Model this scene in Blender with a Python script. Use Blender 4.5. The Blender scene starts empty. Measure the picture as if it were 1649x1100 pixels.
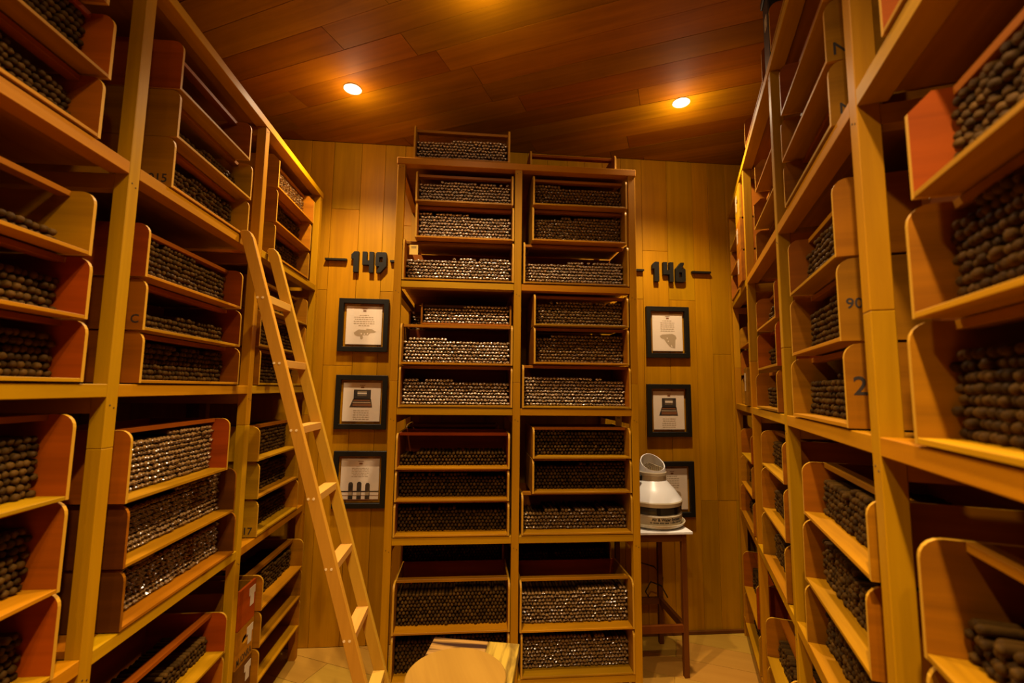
import bpy, bmesh, math, random
import numpy as np
from mathutils import Vector, Matrix
from mathutils.geometry import tessellate_polygon
random.seed(7); rng = np.random.default_rng(7)
S = bpy.context.scene
COL = S.collection

# ------------------------------------------------------------------ camera
F_PX, PITCH, ROLL, YAW = 738.0, math.radians(5.885), math.radians(.67), math.radians(5.1)
cam_d = bpy.data.cameras.new('camera'); cam = bpy.data.objects.new('camera', cam_d); COL.objects.link(cam)
cp, sp, cr, sr, cw, sw = (math.cos(PITCH), math.sin(PITCH), math.cos(ROLL), math.sin(ROLL), math.cos(YAW), math.sin(YAW))
FW = Vector((sw*cp, cw*cp, sp)); U0 = Vector((-sw*sp, -cw*sp, cp)); R0v = Vector((cw, -sw, 0))
RV = cr*R0v + sr*U0; UV = -sr*R0v + cr*U0
CAM = Vector((0, 0, 1.5))
M = Matrix((RV, UV, -FW)).transposed().to_4x4(); M.translation = CAM
cam.matrix_world = M
cam_d.sensor_width = 36.0; cam_d.lens = F_PX/1649*36.0; cam_d.clip_start = .02
cam_d.dof.use_dof = True; cam_d.dof.focus_distance = 2.3; cam_d.dof.aperture_fstop = 2.8
S.camera = cam

def in_frame(p, pad=5):
    d = Vector(p)-CAM; z = d.dot(FW)
    if z < .1: return False
    x = 824.5+F_PX*d.dot(RV)/z; y = 550-F_PX*d.dot(UV)/z
    return -pad < x < 1649+pad and -pad < y < 1100+pad

# ------------------------------------------------------------------ world, exposure, lamp settings
w = bpy.data.worlds.new('world'); S.world = w; w.use_nodes = True
w.node_tree.nodes['Background'].inputs[0].default_value = (1, .6, .3, 1)
w.node_tree.nodes['Background'].inputs[1].default_value = .0
S.view_settings.view_transform = 'Standard'; S.view_settings.look = 'None'
S.view_settings.gamma = 1; S.view_settings.use_curve_mapping = False
S.view_settings.exposure = 0.0
LAMP_COL = (1.0, .74, .46)
LAMP_W = 150.0
SPILL_W = 3.4
LAMP_ANGLE, LAMP_BLEND = 121, 1.0
CEIL = 3.07
# x, y of every ceiling lamp, and its share of LAMP_W
LAMPS = [(-.653, 2.345, 1.0), (1.117, 2.27, 1.05), (0, 1.62, 1.12), (-.20, .62, .9), (.0, -.10, 2.1), (-.35, -.95, 1.2)]

# ------------------------------------------------------------------ materials
def mat(name):
    m = bpy.data.materials.new(name); m.use_nodes = True
    nt = m.node_tree; return m, nt, nt.nodes['Principled BSDF']
def plain(name, col, rough=.5, metal=0., spec=.5, trans=None):
    m, nt, b = mat(name)
    b.inputs['Base Color'].default_value = (*col, 1); b.inputs['Roughness'].default_value = rough
    b.inputs['Metallic'].default_value = metal; b.inputs['Specular IOR Level'].default_value = spec
    return m
def wood(name, col, axis='X', rough=.45, var=.18, contrast=.35, scale=1.0, hue=.012, bump=.15, spec=.14):
    """procedural wood: grain stretched along one axis of the object, tone differing from piece to piece"""
    m, nt, b = mat(name); N = nt.nodes.new; L = nt.links.new
    tc = N('ShaderNodeTexCoord'); oi = N('ShaderNodeObjectInfo')
    off = N('ShaderNodeVectorMath'); off.operation = 'SCALE'
    comb = N('ShaderNodeCombineXYZ')
    mu = N('ShaderNodeMath'); mu.operation = 'MULTIPLY'; mu.inputs[1].default_value = 37.3
    L(oi.outputs['Random'], mu.inputs[0])
    for i in range(3): L(mu.outputs[0], comb.inputs[i])
    add = N('ShaderNodeVectorMath'); add.operation = 'ADD'
    L(tc.outputs['Object'], add.inputs[0]); L(comb.outputs[0], add.inputs[1])
    mp = N('ShaderNodeMapping'); L(add.outputs[0], mp.inputs[0])
    s = {'X': (1.1, 22, 22), 'Y': (22, 1.1, 22), 'Z': (22, 22, 1.1)}[axis]
    mp.inputs['Scale'].default_value = tuple(v*scale for v in s)
    n1 = N('ShaderNodeTexNoise'); n1.inputs['Scale'].default_value = 1.6; n1.inputs['Detail'].default_value = 6
    n1.inputs['Roughness'].default_value = .62; n1.inputs['Distortion'].default_value = .6
    L(mp.outputs[0], n1.inputs['Vector'])
    n2 = N('ShaderNodeTexNoise'); n2.inputs['Scale'].default_value = 3.0; n2.inputs['Detail'].default_value = 2
    L(add.outputs[0], n2.inputs['Vector'])
    r = N('ShaderNodeValToRGB')
    dk = tuple(c*(1-contrast) for c in col); lt = tuple(min(1, c*(1+contrast*.55)) for c in col)
    r.color_ramp.elements[0].position = .28; r.color_ramp.elements[0].color = (dk[0], dk[1]*.94, dk[2]*.8, 1)
    r.color_ramp.elements[1].position = .72; r.color_ramp.elements[1].color = (*lt, 1)
    mx = N('ShaderNodeMix'); mx.data_type = 'FLOAT'; mx.inputs[0].default_value = .35
    L(n1.outputs['Fac'], mx.inputs[2]); L(n2.outputs['Fac'], mx.inputs[3]); L(mx.outputs[0], r.inputs[0])
    hs = N('ShaderNodeHueSaturation'); L(r.outputs[0], hs.inputs['Color'])
    mr = N('ShaderNodeMapRange'); mr.inputs['To Min'].default_value = 1-var; mr.inputs['To Max'].default_value = 1+var
    L(oi.outputs['Random'], mr.inputs[0]); L(mr.outputs[0], hs.inputs['Value'])
    mh = N('ShaderNodeMapRange'); mh.inputs['To Min'].default_value = .5-hue; mh.inputs['To Max'].default_value = .5+hue
    ms = N('ShaderNodeMath'); ms.operation = 'FRACT'; L(mu.outputs[0], ms.inputs[0])
    L(ms.outputs[0], mh.inputs[0]); L(mh.outputs[0], hs.inputs['Hue'])
    L(hs.outputs[0], b.inputs['Base Color'])
    b.inputs['Roughness'].default_value = rough; b.inputs['Specular IOR Level'].default_value = spec
    bp = N('ShaderNodeBump'); bp.inputs['Strength'].default_value = bump; bp.inputs['Distance'].default_value = .002
    L(n1.outputs['Fac'], bp.inputs['Height']); L(bp.outputs[0], b.inputs['Normal'])
    return m

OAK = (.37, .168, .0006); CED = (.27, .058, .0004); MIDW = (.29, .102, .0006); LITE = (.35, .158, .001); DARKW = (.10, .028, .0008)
W = {}
for ax in 'XYZ':
    W['oak'+ax] = wood('pale_oak_'+ax, OAK, ax, contrast=.22, var=.10)
W['wallZ'] = wood('wall_plank_wood', (.41, .190, .0005), 'Z', rough=.45, contrast=.30, var=.09, scale=.7, hue=.006)
W['ceilX'] = wood('ceiling_plank_wood', (.27, .102, .001), 'X', rough=.6, contrast=.38, var=.18, scale=.6, spec=.05)
W['floorX'] = wood('floor_plank_wood', (.44, .24, .03), 'X', rough=.5, contrast=.12, var=.07, scale=.6)
W['darkwallZ'] = wood('side_wall_wood', (.13, .045, .002), 'Z', contrast=.3, var=.2)
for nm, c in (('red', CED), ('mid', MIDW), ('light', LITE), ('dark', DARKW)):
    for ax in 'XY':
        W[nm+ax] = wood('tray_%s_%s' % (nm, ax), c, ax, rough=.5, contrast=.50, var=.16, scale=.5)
W['ladderX'] = wood('ladder_wood', (.47, .225, .018), 'Z', rough=.4, contrast=.16, var=.06)
W['ladderY'] = wood('ladder_rung_wood', (.55, .30, .05), 'Y', rough=.4, contrast=.14, var=.05)
W['tableZ'] = wood('brown_table_wood', (.13, .04, .003), 'Z', contrast=.3)
W['tableX'] = wood('brown_rail_wood', (.13, .04, .003), 'X', contrast=.3)
W['disc'] = wood('pale_board_wood', (.27, .142, .018), 'Y', rough=.45, contrast=.20, var=.02, scale=.7)
BLACK = plain('black_paint', (.008, .0065, .0035), .45, spec=.3)
DIGIT = plain('dark_metal_digit', (.010, .0075, .003), .55, spec=.2)
PLY = plain('plywood_edge', (.44, .22, .012), .5, spec=.2)
PAPER = plain('paper_sheet', (.80, .66, .48), .7)
PRINT = plain('grey_print', (.42, .31, .17), .8)
PRINT_D = plain('dark_print', (.03, .02, .012), .7)
PRINT_B = plain('brown_print', (.22, .08, .02), .7)
WHITE = plain('white_plastic', (.80, .79, .76), .32)
CREAM = plain('cream_plastic', (.55, .46, .29), .35)
GREYP = plain('dark_plastic', (.035, .03, .022), .35)
MARK = plain('marker_ink', (.02, .012, .006), .6)
SCREW = plain('dark_screw', (.02, .012, .006), .5)
TAPE = plain('silver_label', (.46, .38, .24), .3)
CHROME = plain('lamp_ring_white', (.7, .66, .58), .35)

def glass_mat():
    m = bpy.data.materials.new('clear_glass'); m.use_nodes = True; nt = m.node_tree
    for n in list(nt.nodes): nt.nodes.remove(n)
    o = nt.nodes.new('ShaderNodeOutputMaterial'); mx = nt.nodes.new('ShaderNodeMixShader')
    t = nt.nodes.new('ShaderNodeBsdfTransparent'); g = nt.nodes.new('ShaderNodeBsdfGlossy'); g.inputs['Roughness'].default_value = .03
    mx.inputs[0].default_value = .045
    nt.links.new(t.outputs[0], mx.inputs[1]); nt.links.new(g.outputs[0], mx.inputs[2])
    nt.links.new(mx.outputs[0], o.inputs[0]); return m
GLASS = glass_mat()
def emis(name, col, st):
    m, nt, b = mat(name); b.inputs['Emission Color'].default_value = (*col, 1); b.inputs['Emission Strength'].default_value = st
    return m
LENS = emis('lamp_lens', (1, .74, .42), 30)

def cigar_mat(name, col, rough, coat):
    m, nt, b = mat(name); N = nt.nodes.new; L = nt.links.new
    g = N('ShaderNodeNewGeometry'); oi = N('ShaderNodeObjectInfo')
    ad = N('ShaderNodeMath'); ad.operation = 'ADD'; L(g.outputs['Random Per Island'], ad.inputs[0]); L(oi.outputs['Random'], ad.inputs[1])
    fr = N('ShaderNodeMath'); fr.operation = 'FRACT'; L(ad.outputs[0], fr.inputs[0])
    r = N('ShaderNodeValToRGB')
    r.color_ramp.elements[0].color = (*[c*.55 for c in col], 1); r.color_ramp.elements[1].color = (*[c*1.5 for c in col], 1)
    L(fr.outputs[0], r.inputs[0])
    tc = N('ShaderNodeTexCoord'); n = N('ShaderNodeTexNoise'); n.inputs['Scale'].default_value = 160; n.inputs['Detail'].default_value = 3
    L(tc.outputs['Object'], n.inputs['Vector'])
    mx = N('ShaderNodeMix'); mx.data_type = 'RGBA'; mx.blend_type = 'MULTIPLY'; mx.inputs[0].default_value = .5
    L(r.outputs[0], mx.inputs[6]); L(n.outputs['Fac'], mx.inputs[7]); L(mx.outputs[2], b.inputs['Base Color'])
    bp = N('ShaderNodeBump'); bp.inputs['Strength'].default_value = .5; bp.inputs['Distance'].default_value = .0015
    L(n.outputs['Fac'], bp.inputs['Height']); L(bp.outputs[0], b.inputs['Normal'])
    b.inputs['Roughness'].default_value = rough; b.inputs['Specular IOR Level'].default_value = .06; b.inputs['Coat Weight'].default_value = coat; b.inputs['Coat Roughness'].default_value = .15
    return m
CIG = cigar_mat('bare_tobacco_leaf', (.072, .033, .004), .65, .0)
CIGW = cigar_mat('wrapped_tobacco_leaf', (.070, .032, .007), .5, .15)
CELLO = plain('cellophane', (.96, .80, .58), .36, .6, 1.)
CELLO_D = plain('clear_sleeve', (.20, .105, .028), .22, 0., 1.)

# ------------------------------------------------------------------ mesh helpers
class MB:
    """collects boxes, prisms and lathes, then links them as one mesh object"""
    def __init__(s): s.v = []; s.f = []; s.mi = []
    def add(s, v, f, mi=0):
        o = len(s.v); s.v += [tuple(p) for p in v]; s.f += [[i+o for i in q] for q in f]; s.mi += [mi]*len(f); return s
    def box(s, a, b, mi=0, mtx=None):
        x0, y0, z0 = a; x1, y1, z1 = b
        v = [Vector(p) for p in ((x0,y0,z0),(x1,y0,z0),(x1,y1,z0),(x0,y1,z0),(x0,y0,z1),(x1,y0,z1),(x1,y1,z1),(x0,y1,z1))]
        if mtx: v = [mtx @ p for p in v]
        return s.add(v, [(0,3,2,1),(4,5,6,7),(0,1,5,4),(1,2,6,5),(2,3,7,6),(3,0,4,7)], mi)
    def prism(s, poly, fn, t, holes=(), mi=0, edge=None):
        """poly (a,b) outline, extruded: fn(a,b,h) -> point for h in 0..t; holes are inner outlines"""
        loops = [list(poly)]+[list(h) for h in holes]
        flat = [p for l in loops for p in l]
        tris = tessellate_polygon([[Vector((p[0], p[1], 0)) for p in l] for l in loops])
        n = len(flat); v = [fn(a, b, 0) for a, b in flat]+[fn(a, b, t) for a, b in flat]
        f = [tuple(q) for q in tris]+[tuple(i+n for i in reversed(q)) for q in tris]
        o = 0
        for l in loops:
            k = len(l)
            for i in range(k): f.append((o+i, o+(i+1) % k, n+o+(i+1) % k, n+o+i))
            o += k
        s.add(v, f, mi)
        if edge is not None:
            k = len(f)-2*len(tris); s.mi[-k:] = [edge]*k
        return s
    def lathe(s, prof, seg=32, c=(0, 0, 0), mi=0, cap=True):
        v = []; f = []
        for r, z in prof:
            for i in range(seg):
                a = 2*math.pi*i/seg; v.append((c[0]+r*math.cos(a), c[1]+r*math.sin(a), c[2]+z))
        for j in range(len(prof)-1):
            for i in range(seg):
                i2 = (i+1) % seg; f.append((j*seg+i, j*seg+i2, (j+1)*seg+i2, (j+1)*seg+i))
        if cap:
            f.append(tuple(reversed(range(seg)))); f.append(tuple((len(prof)-1)*seg+i for i in range(seg)))
        return s.add(v, f, mi)
    def tube(s, pts, r, seg=8, mi=0):
        pts = [Vector(p) for p in pts]; v = []; f = []
        for k, p in enumerate(pts):
            d = (pts[min(k+1, len(pts)-1)]-pts[max(k-1, 0)]).normalized()
            u = d.orthogonal().normalized(); u = (Vector((0, 0, 1)).cross(d).normalized() if abs(d.z) < .95 else u); q = d.cross(u)
            for i in range(seg):
                a = 2*math.pi*i/seg; v.append(p+r*(math.cos(a)*u+math.sin(a)*q))
        for k in range(len(pts)-1):
            for i in range(seg):
                i2 = (i+1) % seg; f.append((k*seg+i, k*seg+i2, (k+1)*seg+i2, (k+1)*seg+i))
        f.append(tuple(reversed(range(seg)))); f.append(tuple((len(pts)-1)*seg+i for i in range(seg)))
        return s.add(v, f, mi)
    def mesh(s, name, mats, bevel=0, smooth=False):
        me = bpy.data.meshes.new(name); me.from_pydata(s.v, [], s.f)
        mats = mats if isinstance(mats, (list, tuple)) else [mats]
        for m_ in mats: me.materials.append(m_)
        if len(mats) > 1: me.polygons.foreach_set('material_index', s.mi)
        bm = bmesh.new(); bm.from_mesh(me)
        bmesh.ops.recalc_face_normals(bm, faces=bm.faces)
        if bevel:
            es = [e for e in bm.edges if len(e.link_faces) == 2 and e.calc_face_angle(0) > .9]
            bmesh.ops.bevel(bm, geom=es, offset=bevel, segments=1, affect='EDGES')
        bm.to_mesh(me); bm.free()
        if smooth:
            for p in me.polygons: p.use_smooth = True
            if hasattr(me, 'set_sharp_from_angle'): me.set_sharp_from_angle(angle=math.radians(35))
        return me
    def build(s, name, mats, parent=None, bevel=0, smooth=False):
        o = bpy.data.objects.new(name, s.mesh(name, mats, bevel, smooth)); COL.objects.link(o)
        if parent: o.parent = parent
        return o
def tag(o, label=None, cat=None, group=None, kind=None):
    if label: o['label'] = label
    if cat: o['category'] = cat
    if group: o['group'] = group
    if kind: o['kind'] = kind
    return o
def thing(name, label, cat, loc=(0, 0, 0), rz=0, group=None):
    o = bpy.data.objects.new(name, None); COL.objects.link(o); o.location = loc; o.rotation_euler = (0, 0, rz)
    o.empty_display_size = .05
    return tag(o, label, cat, group)
def link(name, me, parent=None, loc=None):
    o = bpy.data.objects.new(name, me); COL.objects.link(o)
    if parent: o.parent = parent
    if loc: o.location = loc
    return o
def rrect(x0, y0, x1, y1, r, n=4, corners=(1, 1, 1, 1)):
    """rounded rectangle outline, corners: lower-left, lower-right, upper-right, upper-left"""
    out = []
    for (cx, cy, a0), c, (px, py) in zip(((x0+r, y0+r, 180), (x1-r, y0+r, 270), (x1-r, y1-r, 0), (x0+r, y1-r, 90)), corners,
                                         ((x0, y0), (x1, y0), (x1, y1), (x0, y1))):
        if c: out += [(cx+r*math.cos(math.radians(a0+90*i/n)), cy+r*math.sin(math.radians(a0+90*i/n))) for i in range(n+1)]
        else: out.append((px, py))
    return out
def ellipse(cx, cy, a, b, n=16): return [(cx+a*math.cos(2*math.pi*i/n), cy+b*math.sin(2*math.pi*i/n)) for i in range(n)]
def text_mesh(name, txt, size, fn, m, parent, thick=.0006, shear=0., align='LEFT', sx=1.0, bold=0.0):
    """flat lettering as a mesh; fn maps (right, up) of the writing to a point"""
    cu = bpy.data.curves.new(name, 'FONT'); cu.body = txt; cu.size = size; cu.align_x = align; cu.resolution_u = 3; cu.shear = shear; cu.offset = bold
    tmp = bpy.data.objects.new(name, cu); COL.objects.link(tmp)
    dg = bpy.context.evaluated_depsgraph_get()
    me = bpy.data.meshes.new_from_object(tmp.evaluated_get(dg))
    bpy.data.objects.remove(tmp); bpy.data.curves.remove(cu)
    me.materials.clear(); me.materials.append(m); me.name = name
    for v in me.vertices: v.co = Vector(fn(v.co.x*sx, v.co.y))
    return link(name, me, parent)

# ------------------------------------------------------------------ room shell
TH = math.radians(25.35); DV = Vector((math.sin(TH), math.cos(TH), 0)); NV = Vector((math.cos(TH), -math.sin(TH), 0))
YB, XL, YR, NR = 2.90, -1.60, -1.8, 1.00
def xr(y): return (NR+NV.y*-1*y)/NV.x
ROOM = [(XL, YR), (xr(YR), YR), (xr(YB), YB), (XL, YB)]
def clip(poly, room):
    out = list(poly)
    for i in range(len(room)):
        a = Vector(room[i]); b = Vector(room[(i+1) % len(room)]); e = b-a
        side = lambda p: e.x*(p[1]-a.y)-e.y*(p[0]-a.x)
        src, out = out, []
        for j in range(len(src)):
            p, q = src[j], src[(j+1) % len(src)]; sp_, sq = side(p), side(q)
            if sp_ >= 0: out.append(p)
            if (sp_ > 0) != (sq > 0) and sp_ != sq:
                t = sp_/(sp_-sq); out.append((p[0]+t*(q[0]-p[0]), p[1]+t*(q[1]-p[1])))
        if not out: return []
    return out
def slab_poly(name, z0, z1, m):
    mb = MB(); mb.prism(ROOM, lambda a, b, h: (a, b, z0+h), z1-z0); o = mb.build(name, m); tag(o, kind='structure'); return o
floor = slab_poly('floor', -.06, -.014, W['floorX'])
ceiling = slab_poly('ceiling', CEIL+.014, CEIL+.06, W['ceilX'])
def plank_field(parent, zbase, up, width, m, seed, lo=.9, hi=1.9, jitter=.0015, t=.014):
    """planks laid square to the rack beside the humidifier, clipped to the room"""
    r = random.Random(seed); P = -NV
    ang = math.atan2(P.y, P.x)
    k = 0; d = -2.4
    while d < 3.9:
        a = -3.2+r.random()*1.0
        while a < 3.2:
            ln = r.uniform(lo, hi)
            g = .0012
            q = [DV*(d+g)+P*(a+g), DV*(d+g)+P*(a+ln-g), DV*(d+width-g)+P*(a+ln-g), DV*(d+width-g)+P*(a+g)]
            poly = clip([(v.x, v.y) for v in reversed(q)], ROOM)
            a += ln
            if len(poly) < 3: continue
            cxx = sum(p[0] for p in poly)/len(poly); cyy = sum(p[1] for p in poly)/len(poly)
            rot = Matrix.Rotation(-ang, 2)
            loc = [rot @ Vector((p[0]-cxx, p[1]-cyy)) for p in poly]
            j = r.uniform(0, jitter)
            mb = MB(); mb.prism([(v.x, v.y) for v in loc], lambda A, B, h: (A, B, h*up), t-jitter+j)
            o = mb.build('plank', m, parent); o.location = (cxx, cyy, zbase); o.rotation_euler = (0, 0, ang)
        d += width; k += 1
plank_field(ceiling, CEIL+.014, -1, .148, W['ceilX'], 3)
plank_field(floor, -.014, 1, .19, W['floorX'], 11, jitter=.0006)
# back wall: vertical boards with staggered butt joints
wb = MB().box((XL, YB+.014, 0), (xr(YB), YB+.08, CEIL)).build('wall_back', W['wallZ']); tag(wb, kind='structure')
r_ = random.Random(5); x = XL; seams = [-.986, -.85, -.728, -.578, -.451, 1.186, 1.305, 1.487, 1.60, 1.725]
xs = [XL]
while xs[-1] < xr(YB)-.001:
    nx = xs[-1]+r_.uniform(.118, .146)
    c = [q for q in seams if xs[-1]+.06 < q < xs[-1]+.19]
    if c: nx = c[0]
    xs.append(min(nx, xr(YB)))
for x0, x1 in zip(xs, xs[1:]):
    z = 0.0; cuts = [r_.choice([1.42, 1.60, 1.63, .8, 2.1])]
    if r_.random() < .5: cuts.append(cuts[0]+r_.uniform(.9, 1.2))
    for zt in sorted(c for c in cuts if c < 2.9)+[CEIL]:
        mb = MB().box((0, -(.0125+r_.uniform(0, .0015)), .0008), (x1-x0-.0016, 0, zt-z-.0008))
        o = mb.build('plank', W['wallZ'], wb, bevel=.0012); o.location = (x0+.0008, YB+.014, z); z = zt
# side and rear walls
mb = MB().box((XL-.06, YR, 0), (XL, YB, CEIL)); wl = tag(mb.build('wall_left', W['darkwallZ']), kind='structure')
for i in range(33):
    y0 = YR+i*.1425
    o = MB().box((0, .0008, 0), (.010+r_.uniform(0, .002), .141, CEIL)).build('plank', W['darkwallZ'], wl); o.location = (XL, y0, 0)
mb = MB(); q = [(xr(YR), YR), (xr(YR)+.07, YR), (xr(YB)+.07, YB), (xr(YB), YB)]
mb.prism(q, lambda a, b, h: (a, b, h), CEIL); wr = tag(mb.build('wall_right', W['darkwallZ']), kind='structure')
lenr = (Vector(ROOM[2])-Vector(ROOM[1])).length
for i in range(int(lenr/.1425)):
    o = MB().box((0, .001, 0), (.1415, .010+r_.uniform(0, .002), CEIL)).build('plank', W['darkwallZ'], wr)
    p0 = Vector((ROOM[1][0], ROOM[1][1], 0))+DV*(i*.1425); o.location = p0; o.rotation_euler = (0, 0, math.atan2(DV.y, DV.x))
tag(MB().box((XL, YR-.06, 0), (xr(YR), YR, CEIL)).build('wall_rear', W['darkwallZ']), kind='structure')
bb = MB().box((.90, YB-.016, 0), (1.84, YB, .022)).build('baseboard_back', W['tableX'], bevel=.003); tag(bb, kind='structure')

# ------------------------------------------------------------------ ceiling lamps
for i, (lx, ly, k) in enumerate(LAMPS):
    where = ['above the wall beside the ladder', 'above the humidifier side of the numbered wall', 'in front of the central rack', 'over the aisle beside the ladder rack',
             'over the middle of the aisle', 'at the aisle end away from the numbered wall'][i]
    t = thing('ceiling_spotlight', 'small round lit ceiling spotlight '+where, 'ceiling light', (lx, ly, CEIL), 0, 'ceiling spotlights')
    MB().lathe([(.030, 0), (.046, 0), (.046, -.003), (.040, -.006), (.030, -.006), (.030, 0)], 28, cap=False).build('trim_ring', CHROME, t, smooth=True)
    MB().lathe([(.030, -.001), (.029, -.005), (.022, -.009), (.012, -.0115), (.002, -.012)], 24).build('lens', LENS, t, smooth=True)
    ld = bpy.data.lights.new('spot', 'SPOT'); ld.energy = LAMP_W*k; ld.color = LAMP_COL
    ld.spot_size = math.radians(LAMP_ANGLE); ld.spot_blend = LAMP_BLEND; ld.shadow_soft_size = .03
    pl = bpy.data.lights.new('spill', 'POINT'); pl.energy = SPILL_W*k; pl.color = LAMP_COL; pl.shadow_soft_size = .03
    po = bpy.data.objects.new('spill', pl); COL.objects.link(po); po.parent = t; po.location = (0, 0, -.11)
    lo = bpy.data.objects.new('spot', ld); COL.objects.link(lo); lo.parent = t; lo.location = (0, 0, -.03)

# ------------------------------------------------------------------ racks (local x along the front, y inward, z up)
class Rack:
    def __init__(s, name, label, origin, rz, posts, levels, depth=.60, pw=.038, joint=1.5, short=''):
        s.root = thing(name, label, 'rack', origin, rz); s.rz = rz; s.o = Vector(origin); s.short = short
        s.R = Matrix.Rotation(rz, 3, 'Z'); s.cigars = []
        ps = sorted(posts); top = levels[0]; T = .034
        sc = MB()
        for p in ps:
            for y0 in (0, depth-.038):
                for za, zb in ((0, joint), (joint+.0008, top-T)):
                    o = MB().box((0, 0, 0), (pw, .038, zb-za)).build('post', W['oakZ'], s.root, bevel=.0015); o.location = (p, y0, za)
            for z in levels[1:]:
                o = MB().box((.003, 0, 0), (pw-.003, depth-.076, .04)).build('cross_rail', W['oakY'], s.root); o.location = (p, .038, z-T-.042)
                for dx, dz in ((.012, -.055), (.026, -.062)):
                    sc.lathe([(.0022, 0), (.0022, .0008)], 8)
                    for i in range(len(sc.v)-16, len(sc.v)):
                        a = sc.v[i]; sc.v[i] = (p+dx+a[0], -a[2], z+dz+a[1])
            for dx, dz in ((.012, -.02), (.026, -.014)):
                sc.lathe([(.0022, 0), (.0022, .0008)], 8)
                for i in range(len(sc.v)-16, len(sc.v)):
                    a = sc.v[i]; sc.v[i] = (p+dx+a[0], -a[2], top-T+dz+a[1])
            o = MB().box((.003, 0, 0), (pw-.003, depth-.076, .04)).build('cross_rail', W['oakY'], s.root); o.location = (p, .038, top-T-.042)
        sc.build('screw_heads', SCREW, s.root)
        for a, b in zip(ps, ps[1:]):
            for z in levels[1:]:
                o = MB().box((0, 0, 0), (b-a-pw-.001, .05, T)).build('shelf_edge', W['oakX'], s.root, bevel=.0015); o.location = (a+pw+.0005, .0005, z-T)
                o = MB().box((0, 0, 0), (b-a-pw-.001, depth-.051, .018)).build('shelf_board', W['midX'], s.root); o.location = (a+pw+.0005, .051, z-.018)
        ov = .004
        o = MB().box((0, 0, 0), (ps[-1]-ps[0]+pw+2*ov, .05, T)).build('shelf_edge', W['oakX'], s.root, bevel=.0015); o.location = (ps[0]-ov, -.003, top-T)
        o = MB().box((0, 0, 0), (ps[-1]-ps[0]+pw+2*ov, depth-.048, .018)).build('shelf_board', W['midX'], s.root); o.location = (ps[0]-ov, .047, top-.018)
    def world(s, x, y, z): return s.o+s.R @ Vector((x, y, z))

RC = Rack('storage_rack', 'two-column wooden tray rack standing in front of the numbered wall', (0, 2.29, 0), 0,
          [-.393, .212, .819], [2.677, 2.034, 1.402, .790, .140],   .60, .037, joint=1.53, short='central rack')
RL = Rack('storage_rack', 'long wooden tray rack that the ladder leans on', (-.93, 0, 0), math.pi/2,
          [-.229, .523, 1.276, 2.028, 2.775], [2.685, 2.100, 1.500, .833, .195],   .60, .038, joint=1.335, short='ladder rack')
RR = Rack('storage_rack', 'long wooden tray rack facing the ladder across the aisle', NV*.33, math.atan2(-DV.y, -DV.x),
          [-3.352, -2.618, -1.820, -1.047, -.275], [2.695, 2.083, 1.422, .768, .120],   .60, .038, joint=1.65, short='rack facing ladder')

# ------------------------------------------------------------------ trays
TT = .009   # panel thickness
def tray(rk, x0, x1, z0, h, look='mid', y=-.004, depth=.30, label='', rail=True, chamfer=False, name='cigar_tray', far_look=None, near_look=None, light_floor=True, hole=None):
    wd = x1-x0
    o = thing(name, label, 'tray', rk.world(x0, y, z0), rk.rz)
    def side(nm_look, xx):
        c = .030 if h > .12 else .02
        if chamfer: poly = [(0, .0), (depth, 0), (depth, h), (c, h), (0, h-c)]
        else: poly = rrect(0, 0, depth, h, c, 5, (0, 0, 0, 1))
        mb = MB(); mb.prism(poly, lambda a, b, t: (xx+t, a, b), TT, [ellipse(hole[0], hole[1], hole[2], hole[2])] if hole and xx == 0 else [], edge=1)
        return mb.build('side_panel', [W[nm_look+'Y'], PLY if nm_look != 'dark' else W['midY']], o)
    side(near_look or look, 0); side(far_look or look, wd-TT)
    MB().box((TT, 0, 0), (wd-TT, depth-TT, TT)).build('bottom_panel', W[('light' if light_floor and look != 'dark' else 'mid')+'X'], o, bevel=.0008)
    MB().box((TT, depth-TT, 0), (wd-TT, depth, h-.002)).build('back_panel', W['redX'], o)
    if rail: MB().box((TT, .055, h-.014), (wd-TT, .085, h)).build('top_rail', W['midX' if look == 'light' else look+'X'], o, bevel=.0008)
    return o

POS = {1: ['only'], 2: ['topmost', 'lowest'], 3: ['topmost', 'middle', 'lowest'], 4: ['topmost', 'upper middle', 'lower middle', 'lowest']}
LOOK = {'red': 'red cedar', 'mid': 'brown cedar', 'light': 'pale wooden', 'dark': 'dark brown'}
KIND = {'b': 'bare-cigar', 'w': 'wrapped-cigar', 'g': 'wrapped-cigar'}
CIGARS = []   # (rack, x, y, z, radius, length, kind, label)
def fill(rk, x0, x1, z0, h, ratio, kind, where, y=-.004, recess=None, dia=.0172, ragged=True, length=.155, xa=0., xb=1.):
    if recess is None: recess = {'central rack': .065, 'ladder rack': .060}.get(rk.short, .046)
    iw = x1-x0-2*TT-.003; a = x0+TT+.0015+iw*xa; b = x0+TT+.0015+iw*xb
    n = int((b-a)/dia); step = (b-a)/n; rows = max(1, int(round((h*ratio-TT)/(dia*.95))))
    full = rng.random()
    for r in range(rows):
        odd = r % 2
        m = n-odd
        i0, i1 = 0, m
        if ragged and r == rows-1 and rows > 2:
            if full < .5: i1 = int(m*(.3+full)); 
            else: i0 = int(m*(full-.4))
        for i in range(i0, i1):
            if ragged and r == rows-1 and rng.random() < .06: continue
            cx = a+step*(i+.5+.5*odd)+rng.normal(0, .0006)
            cz = z0+TT+dia*.5+r*dia*.945+rng.normal(0, .0007)
            CIGARS.append((rk, cx, y+recess+rng.normal(0, .0025), cz, dia*.5*rng.uniform(.94, 1.0), length, kind,
                           '%s cigar, end out, in %s' % ('bare' if kind == 'b' else 'wrapped', where)))
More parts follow.
